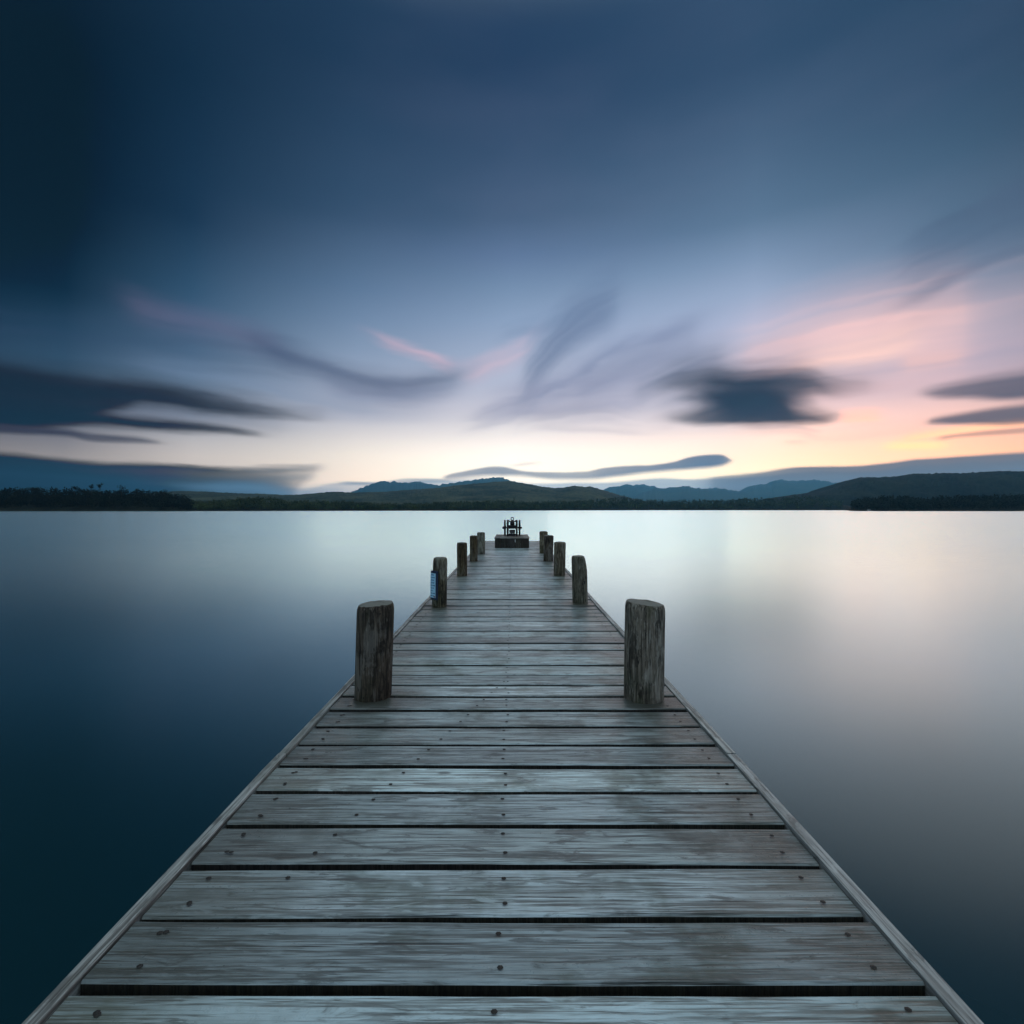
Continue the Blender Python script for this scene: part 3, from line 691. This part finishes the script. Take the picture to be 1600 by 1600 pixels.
def tree(name, label, px, top, bot_crown, w_px, kind, Z, mat, seed, lean=0.0):
    rnd = random.Random(seed)
    k = Z / F
    X = (px - CX) * k; zt = EYE + (HOR - top) * k; zc = EYE + (HOR - bot_crown) * k
    zb = max(WATER + 0.4, zc - 12)
    t = thing(name, label, 'tree', (X, Z, zb), 'trees standing out along the far shore')
    bm = bmesh.new()
    prof = [(0, .32), ((zc - zb) * .5, .26), (zc - zb, .2), ((zt - zb) * .8 + (zc - zb) * .2, .08)]
    lathe(bm, prof, n=7)
    for i in range(5):                                   # limbs
        a = rnd.uniform(0, 6.28); z0 = (zc - zb) + (zt - zc) * rnd.uniform(0, .5)
        dv = Vector((math.cos(a) * w_px * k * .35, math.sin(a) * w_px * k * .35, (zt - zc) * .3))
        p0 = Vector((0, 0, z0)); rr = []
        for s in (0, 1):
            c = p0 + dv * s; r = .11 * (1 - .6 * s)
            rr.append([c + Vector((r * math.cos(q * 2.094), r * math.sin(q * 2.094), 0)) for q in range(3)])
        ring_tube(bm, rr)
    obj('trunk', bm, M['bark'], t, True)
    n = 150 if kind != 'pine' else 110
    qs = crown_pts(rnd, 0, 0, zc - zb, zt - zb, w_px * k, n, kind == 'conifer', 1.25)
    quads('crown', qs, mat, t)
ZL = 600
tree('pine_tree', 'left one of two tall round topped pines above the left woods', 143, 755.5, 764, 6.5, 'pine', ZL, M['leaf_dark'], 1)
tree('pine_tree', 'taller right one of two round topped pines above the left woods', 156.5, 754, 764, 6.5, 'pine', ZL, M['leaf_dark'], 2)
tree('broadleaf_tree', 'bushy dark crown at the far left end of the woods', 116, 758.5, 768, 9, 'broad', ZL, M['leaf_dark'], 3)
tree('broadleaf_tree', 'dark dome shaped tree with a peaked top, right of the two pines', 190, 758, 772, 12, 'broad', ZL, M['leaf_dark'], 4)
tree('broadleaf_tree', 'wide dark flat topped tree where the left woods begin to drop', 215, 762, 773, 18, 'broad', ZL, M['leaf_dark'], 5)
tree('broadleaf_tree', 'last dark tree before the left woods give way to blue hill', 257, 765, 775, 12, 'broad', ZL, M['leaf_dark'], 6)
tree('broadleaf_tree', 'bright green round tree at the water edge left of the jetty', 513, 782, 796, 9, 'broad', 690, M['leaf_light'], 7)
tree('broadleaf_tree', 'fresh green tree at the water edge just right of the cannon', 818, 787, 797, 6, 'broad', 840, M['leaf_light'], 8)
tree('conifer_tree', 'slender dark conifer on the shore right above the cannon', 803, 777, 792, 4, 'conifer', 850, M['leaf_mid'], 9)
tree('conifer_tree', 'dark conifer at the crest of the woodland right of the jetty', 975, 773, 785, 5, 'conifer', 1100, M['leaf_dark'], 10)

# small white boathouse on the right point
def boathouse():
    Z = 548.0; X = (1359 - CX) / F * Z
    t = thing('boathouse', 'tiny pale boathouse at the water edge of the dark right point', 'boathouse', (X, Z, WATER))
    bm = bmesh.new(); box(bm, -0.9, 0.9, 0, 2.5, 0, 1.5); obj('wall', bm, M['white'], t)
    bm = bmesh.new()
    a = [bm.verts.new(p) for p in ((-1.1, -.2, 1.5), (1.1, -.2, 1.5), (0, -.2, 2.5), (-1.1, 2.7, 1.5), (1.1, 2.7, 1.5), (0, 2.7, 2.5))]
    for q in ((0, 1, 2), (5, 4, 3), (0, 2, 5, 3), (1, 4, 5, 2), (0, 3, 4, 1)): bm.faces.new([a[i] for i in q])
    obj('roof', bm, M['under'], t)
    bm = bmesh.new(); box(bm, -.55, .55, -.03, 0.0, 0.05, 1.2); obj('door', bm, M['frame'], t)
boathouse()

# ------------------------------------------------------------------ the jetty
XL, XR = -1.095, 1.045                     # inner faces of the edge boards
END = deck_z(845.3)
PITCH, GAP0 = 0.2134, 2.0855
jetty = thing('jetty', 'long weathered grey plank jetty running straight out into the lake', 'jetty', (0, 0, 0))

def attr_planks(o, vals):
    a = o.data.attributes.new('plank', 'FLOAT', 'POINT')
    a.data.foreach_set('value', vals)

def build_deck():
    rnd = random.Random(5)
    bm = bmesh.new(); vals = []
    k0 = int((-1.2 - GAP0) / PITCH)
    y = GAP0 + k0 * PITCH
    nails = []
    while y < END - 0.03:
        w = PITCH * rnd.uniform(0.95, 1.05) if y > 3 else PITCH
        gap = rnd.uniform(0.026, 0.038) if y > 2.9 else rnd.uniform(0.022, 0.031)
        y0, y1 = y + gap * 0.5, min(y + w, END) - gap * 0.5
        tilt, sag = rnd.uniform(-.004, .004), rnd.uniform(-.003, .003)
        skew = rnd.uniform(-.006, .006)
        val = min(1, max(0, rnd.gauss(0.5, 0.28))); lift = rnd.uniform(-.005, .005) if y > 2.6 else rnd.uniform(-.002, .002)
        n0 = len(bm.verts)
        NS = 26
        rings = []
        ph = rnd.uniform(0, 50)
        for i in range(NS + 1):
            x = XL + .004 + (XR - XL - .008) * i / NS
            s = x / 1.1
            e0 = mnoise.noise(Vector((x * 2.3, ph, 0))) * .0035 + skew * s
            e1 = mnoise.noise(Vector((x * 2.3, ph + 9, 0))) * .0035 + skew * s
            zz = lift + sag * s * s + mnoise.noise(Vector((x * 1.2, ph + 20, 0))) * .002
            za, zb = zz - tilt * .5, zz + tilt * .5
            b = .006
            rings.append([(x, y0 + e0, za - .045), (x, y0 + e0, za - b), (x, y0 + e0 + b, za), (x, (y0 + y1) / 2, (za + zb) / 2 - .0015),
                          (x, y1 + e1 - b, zb), (x, y1 + e1, zb - b), (x, y1 + e1, zb - .045)])
        ring_tube(bm, rings)
        vals += [val] * (len(bm.verts) - n0)
        yc = (y0 + y1) / 2
        for yy in (y0 + .045, y1 - .045):
            for xx in (-.033, XL + .11, XR - .10, XL + .11 + .0):
                nails.append((xx + rnd.uniform(-.012, .012), yy + rnd.uniform(-.008, .008), lift + .001))
            if 1.6 < yy < 3.5:
                nails.append((-.53 + (yy - 2.14) * .37, yy, lift + .001))
        y += w
    bmesh.ops.recalc_face_normals(bm, faces=bm.faces[:])
    for f in bm.faces:                                   # sawn sides wet, and coloured darker to stand in for gap shade
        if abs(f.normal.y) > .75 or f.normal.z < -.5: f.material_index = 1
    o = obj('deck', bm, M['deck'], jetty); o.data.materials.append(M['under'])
    attr_planks(o, vals)
    # nail heads, slightly sunk domes
    bm = bmesh.new()
    for x, yy, zn in nails:
        vs = [bm.verts.new((x + .0088 * math.cos(a * 1.0472), yy + .0070 * math.sin(a * 1.0472), zn + .0028)) for a in range(6)]
        c = bm.verts.new((x, yy, zn + .0048))
        for i in range(6): bm.faces.new((vs[i], vs[(i + 1) % 6], c))
    n = obj('nail_heads', bm, M['nail'], jetty); tag(n, kind='stuff')
build_deck()

def build_edges():
    rnd = random.Random(8)
    for side in (-1, 1):
        y = -1.2
        while y < END:
            L = min(rnd.choice((3.6, 4.2, 4.8)), END - y)
            bm = bmesh.new(); rings = []; n0 = 24; ph = rnd.uniform(0, 40)
            w = .050 if side > 0 else .045
            for i in range(n0 + 1):
                yy = y + .004 + (L - .008) * i / n0
                dx = mnoise.noise(Vector((yy * .9, ph, 3))) * .006
                xi = (XR + .003 if side > 0 else XL - .003) + dx * .3
                xo = xi + side * (w + mnoise.noise(Vector((yy * 2.2, ph, 8))) * .004)
                zt = .010 + mnoise.noise(Vector((yy * 1.1, ph, 5))) * .006
                b = .008
                r = [(xi, yy, -.20), (xi, yy, zt - .002), (xi + side * .004, yy, zt), (xo - side * b, yy, zt), (xo, yy, zt - b), (xo, yy, -.20)]
                rings.append(r)
            ring_tube(bm, rings); bmesh.ops.recalc_face_normals(bm, faces=bm.faces[:])
            o = obj('edge_board', bm, M['fascia'], jetty)
            attr_planks(o, [rnd.uniform(.35, .8)] * len(o.data.vertices))
            y += L
    for x in (-.80, -.033, .76):
        bm = bmesh.new(); box(bm, x - .04, x + .04, -1.2, END - .05, -.22, -.052); obj('joist', bm, M['under'], jetty)
    for y in (3.4, 6.35, 9.2, 11.65, 13.7, 16.6):
        bm = bmesh.new(); box(bm, XL + .01, XR - .01, y, y + .10, -.40, -.223); obj('cross_beam', bm, M['under'], jetty)
    bm = bmesh.new(); box(bm, XL, XR, END + .002, END + .05, -.2, -.002, .004); obj('end_board', bm, M['fascia'], jetty)
build_edges()

# ------------------------------------------------------------------ mooring posts
def post(label, xl, xr, xlt, xrt, top, base, grey, seed, slant=(0, 0), chamfer=None, knot=None, stump=0.018):
    """photo columns of its sides at the foot (xl, xr) and the head (xlt, xrt); rows of head and foot"""
    rnd = random.Random(seed)
    zf = deck_z(base)
    r = (xr - xl) / 2 / F * (zf + .1)
    Y = zf + r * .97
    xb = ((xl + xr) / 2 - CX) / F * Y; xt = ((xlt + xrt) / 2 - CX) / F * Y
    rt = (xrt - xlt) / 2 / F * Y
    # the row of the head is that of its far rim
    H = EYE - (top - HOR) * (Y + rt) / F
    t = thing('mooring_post', label, 'post', (xb, Y, 0), 'round timber mooring posts along the jetty')
    bm = bmesh.new(); rings = []; n = 40
    zs = [WATER - .5, -.25, -.05, 0, .03, .09, .16, .24, .32, .40, .47, H - .10, H - .06, H - .036, H - .020, H - .009, H - .003, H]
    zs = sorted({z for z in zs if z <= H})
    for z in zs:
        f = max(0, z) / H
        rr = r + (rt - r) * f
        if z <= 0: f = z / H
        cx = (xt - xb) * f
        edge = 1.0
        if z > H - .05:                                     # worn, rounded rim
            u = (z - (H - .05)) / .05; edge = 1 - (stump * 5.5) * (1 - math.sqrt(max(0, 1 - u * u * .97)))
        ring = []
        for i in range(n):
            a = 2 * math.pi * i / n
            q = rr * edge * (1 + .028 * mnoise.noise(Vector((math.cos(a) * 1.3, math.sin(a) * 1.3, z * 1.6 + seed * 7)))
                             + .020 * mnoise.noise(Vector((math.cos(a) * 5, math.sin(a) * 5, z * .8 + seed * 3))))
            x, y = cx + q * math.cos(a), q * math.sin(a)
            dz = (slant[0] * math.cos(a) + slant[1] * math.sin(a)) * rr if z > H * .6 else 0
            dz *= min(1, max(0, (z - H * .6) / (H * .4)))
            zz = z + dz + min(1, max(0, (z - H + .10) / .10)) * (mnoise.noise(Vector((math.cos(a) * 1.6, math.sin(a) * 1.6, seed * 3.3))) * .004 + mnoise.noise(Vector((math.cos(a) * 6, math.sin(a) * 6, seed))) * .006)
            if chamfer and z > H * .7 and math.cos(a) > .35:
                x -= chamfer * rr * ((z - H * .7) / (H * .3)) ** 1.3 * (math.cos(a) - .35) / .65
            ring.append((x, y, zz))
        rings.append(ring)
    vr = ring_tube(bm, rings, cap=False)
    bm.faces.new(list(reversed(vr[0])))
    shaft = obj('shaft', bm, M['post_grey' if grey else 'post_brown'], t, True)
    attr_planks(shaft, [rnd.uniform(.25, .7)] * len(shaft.data.vertices))
    # sawn head: rings of vertices closing over the top, weathered into shallow hollows
    bm = bmesh.new()
    topr = [Vector(p) for p in rings[-1]]
    c = sum(topr, Vector()) / n
    rows = []
    for k in (1.0, .8, .55, .3):
        row = []
        for p in topr:
            q = c + (p - c) * k
            q.z += .013 * (1 - k * k) + mnoise.noise(Vector((q.x * 18, q.y * 18, seed * 5))) * .005 * (k < 1) + .0006
            row.append(bm.verts.new(q))
        rows.append(row)
    for a, b in zip(rows, rows[1:]):
        for i in range(n): bm.faces.new((a[i], a[(i + 1) % n], b[(i + 1) % n], b[i]))
    bm.faces.new(rows[-1])
    obj('post_top', bm, M['end'], t, True)
    if knot:
        ka, kz, kr = knot
        bm = bmesh.new()
        cx = (xt - xb) * kz / H
        cpt = Vector((cx + r * .96 * math.cos(ka), r * .96 * math.sin(ka), kz)); nrm = Vector((math.cos(ka), math.sin(ka), 0)); tan = Vector((-nrm.y, nrm.x, 0))
        prev = None
        for k, dep in ((1.0, .002), (.7, .004), (.35, .003)):
            row = [bm.verts.new(cpt + nrm * (dep + .012 * 0) + tan * (kr * k * math.cos(b * .5236) * (1 + .2 * math.sin(b * 2))) + Vector((0, 0, kr * 1.2 * k * math.sin(b * .5236)))) for b in range(12)]
            if prev:
                for i in range(12): bm.faces.new((prev[i], prev[(i + 1) % 12], row[(i + 1) % 12], row[i]))
            prev = row
        bm.faces.new(prev)
        obj('knot', bm, M['nail'], t)
    return t, xb, Y, r, H
post('thick dark brown post nearest the viewer on the left edge', 554.5, 611, 558.4, 615.8, 938, 1098, False, 1, (.05, 0), stump=.022)
P2 = post('dark rounded post carrying a blue notice, second on the left edge', 675.3, 698, 677, 699, 870.7, 948.6, False, 2, stump=.03)
post('slim olive brown post with a band near its foot, third on the left edge', 714.2, 730, 713.8, 730, 847.6, 900.5, False, 3)
post('fourth post on the left edge, half in front of the last one', 734, 746.3, 734, 746.3, 837, 877.3, False, 4)
post('farthest post on the left edge, nearest the wooden box', 745.6, 757.8, 745.3, 757.8, 831.8, 866, True, 5)
post('thick greyish post with a slanted top nearest the viewer on the right edge', 975.4, 1036, 977.8, 1038.4, 936, 1101, True, 6, (-.10, 0), stump=.02)
post('post with a black knot hole and a sloping shoulder, second on the right edge', 894.6, 918.4, 893, 917, 868, 943.8, True, 7, (0, 0), .32, (-1.15, .27, .022))
post('greenish stained post, third on the right edge', 864.8, 883.2, 865.4, 884, 846.7, 900, True, 8, stump=.02)
post('fourth post on the right edge, overlapping the last one', 849, 864.3, 849.7, 865, 836.4, 877.3, False, 9)
post('farthest post on the right edge', 843, 856, 843, 856, 830.3, 864.6, True, 10)

# ------------------------------------------------------------------ notice on the second left post
def notice():
    _, xb, Y, r, H = P2
    ang = R(42)
    t = thing('notice_board', 'narrow pale blue notice on dark blue board on second left post', 'sign', (xb - (r + .012) * math.sin(ang), Y - (r + .012) * math.cos(ang), 0.0))
    t.rotation_euler = (0, R(1.2), -ang)
    z0, z1 = .115, .415
    bm = bmesh.new(); box(bm, -.052, .075, .0, .016, z0 - .025, z1 + .03, .003); obj('backing', bm, M['frame'], t)
    bm = bmesh.new(); box(bm, -.050, .046, -.004, -.0005, z0, z1); obj('panel', bm, M['plate'], t)
    bm = bmesh.new(); box(bm, .022, .040, -.0065, -.0045, z0 + .005, z0 + .022); obj('red_mark', bm, M['red'], t)
notice()

# ------------------------------------------------------------------ wooden box at the end of the jetty
BZ0, BZ1, BH = 15.2, 17.25, 0.322
def crate():
    rnd = random.Random(4)
    t = thing('wooden_box', 'low dark plank box on the far end of the jetty', 'box', (0, BZ0, 0))
    bm = bmesh.new(); vals = []
    def plank(x0, x1, y0, y1, z0, z1):
        k = len(bm.verts); box(bm, x0, x1, y0, y1, z0, z1, .004); vals.extend([rnd.uniform(.1, .95)] * (len(bm.verts) - k))
    xs = [-.531, -.305, -.122, .075, .268, .529]
    for a, b in zip(xs, xs[1:]):
        plank(a + .004, b - .004, 0 + rnd.uniform(0, .008), .03, .004, BH - .03)
    for s in (-.531, .501):
        y = .034
        while y < BZ1 - BZ0 - .1:
            plank(s, s + .028, y, y + .19, .004, BH - .03); y += .198
    plank(-.531, .529, BZ1 - BZ0 - .03, BZ1 - BZ0, .004, BH - .03)
    o = obj('side_planks', bm, M['box'], t); attr_planks(o, vals)
    bm = bmesh.new(); vals = []
    for k in range(6):
        a = -.545 + k * 1.09 / 6
        plank(a + .002, a + 1.09 / 6 - .002, -.018, BZ1 - BZ0 + .015, BH - .028, BH)
    o = obj('lid', bm, M['lid'], t); attr_planks(o, vals)
    bm = bmesh.new(); box(bm, .088, .108, -.016, -.002, .18, .27, .003); obj('hasp', bm, M['white'], t)
crate()

# ------------------------------------------------------------------ black cannon on the box
def cannon():
    G = BH
    t = thing('cannon', 'small black iron cannon on a two wheeled carriage standing on the wooden box', 'cannon', (0.008, 16.5, G))
    r = .264
    for s in (-1, 1):
        x = s * .244
        bm = bmesh.new()
        prof = [(-.029, r - .036), (-.029, r - .004), (-.022, r), (.022, r), (.029, r - .004), (.029, r - .036)]
        n = 32; rows = []
        for i in range(n):
            a = 2 * math.pi * i / n
            rows.append([bm.verts.new((x + p, q * math.cos(a), r + q * math.sin(a))) for p, q in prof])
        for i in range(n):
            for j in range(6):
                bm.faces.new((rows[i][j], rows[(i + 1) % n][j], rows[(i + 1) % n][(j + 1) % 6], rows[i][(j + 1) % 6]))
        bmesh.ops.recalc_face_normals(bm, faces=bm.faces[:])
        w = obj('wheel', bm, M['iron'], t)
        bm = bmesh.new()
        lathe(bm, [(x + s * q, rr) for q, rr in ((-.05, .03), (-.03, .045), (.03, .05), (.05, .04), (.075, .034), (.088, .02))], 'x', 16, (0, 0, r))
        obj('hub', bm, M['iron'], w, True)
        for k in range(10):
            a = 2 * math.pi * k / 10
            bm = bmesh.new()
            lathe(bm, [(.035, .012), (r - .03, .009)], 'z', 8, (x, 0, r), Matrix.Rotation(a, 3, 'X'))
            obj('spoke', bm, M['iron'], w)
    bm = bmesh.new(); lathe(bm, [(-.29, .02), (.29, .02)], 'x', 14, (0, 0, r)); obj('axle', bm, M['iron'], t, True)
    # cheeks: tall beside the barrel, stepping down to the rear
    for s in (-1, 1):
        x = s * .147
        bm = bmesh.new()
        poly = [(.25, .18), (.25, .50), (-.12, .53), (-.50, .53), (-.56, .50), (-.57, .02), (-.50, .0), (-.46, .02), (-.43, .18), (-.1, .14)]
        a = [bm.verts.new((x - .03, y, z)) for y, z in poly]; b = [bm.verts.new((x + .03, y, z)) for y, z in poly]
        bm.faces.new(a); bm.faces.new(list(reversed(b)))
        for i in range(len(poly)):
            j = (i + 1) % len(poly); bm.faces.new((a[j], a[i], b[i], b[j]))
        bmesh.ops.recalc_face_normals(bm, faces=bm.faces[:])
        obj('cheek', bm, M['iron'], t)
    # dipping crossbar and lifting ring at the rear
    bm = bmesh.new(); rings = []
    for i in range(13):
        u = -1 + i / 6.0
        z = .475 + .04 * u * u
        h = .018 + .008 * abs(u)
        rings.append([(u * .14, -.55, z - h), (u * .14, -.50, z - h), (u * .14, -.50, z + h), (u * .14, -.55, z + h)])
    ring_tube(bm, rings); bmesh.ops.recalc_face_normals(bm, faces=bm.faces[:])
    obj('crossbar', bm, M['iron'], t)
    bm = bmesh.new(); torus(bm, (.004, -.52, .567), .047, .014); obj('lifting_ring', bm, M['iron'], t, True)
    # barrel over the axle, breech towards the shore
    bm = bmesh.new()
    rot = Matrix.Rotation(R(4), 3, 'X')
    lathe(bm, [(-.46, .012), (-.45, .028), (-.42, .03), (-.405, .018), (-.39, .03), (-.37, .064), (-.34, .077), (-.31, .079), (-.30, .072), (-.05, .066), (-.04, .071), (.0, .071), (.01, .062), (.45, .049), (.47, .056), (.52, .058), (.55, .05), (.551, .028), (.40, .026)],
          'y', 24, (.004, .02, .42), rot)
    obj('barrel', bm, M['iron'], t, True)
    bm = bmesh.new(); box(bm, -.114, .114, -.48, -.05, .245, .352, .008); obj('bed', bm, M['iron'], t)
    bm = bmesh.new(); box(bm, -.114, .114, -.56, -.50, .015, .085, .006); obj('rear_beam', bm, M['iron'], t)
    bm = bmesh.new()
    for x in (-.092, .075): box(bm, x, x + .017, -.46, -.43, .09, .21)
    box(bm, -.092, .092, -.46, -.43, .195, .215); box(bm, -.092, .092, -.46, -.43, .085, .1)
    obj('grille_frame', bm, M['iron'], t)
    bm = bmesh.new()
    for k in range(7): box(bm, -.069 + k * .0205, -.058 + k * .0205, -.452, -.44, .1005, .1945)
    box(bm, -.074, .074, -.438, -.432, .101, .194)
    obj('grille', bm, M['iron_grey'], t)
cannon()
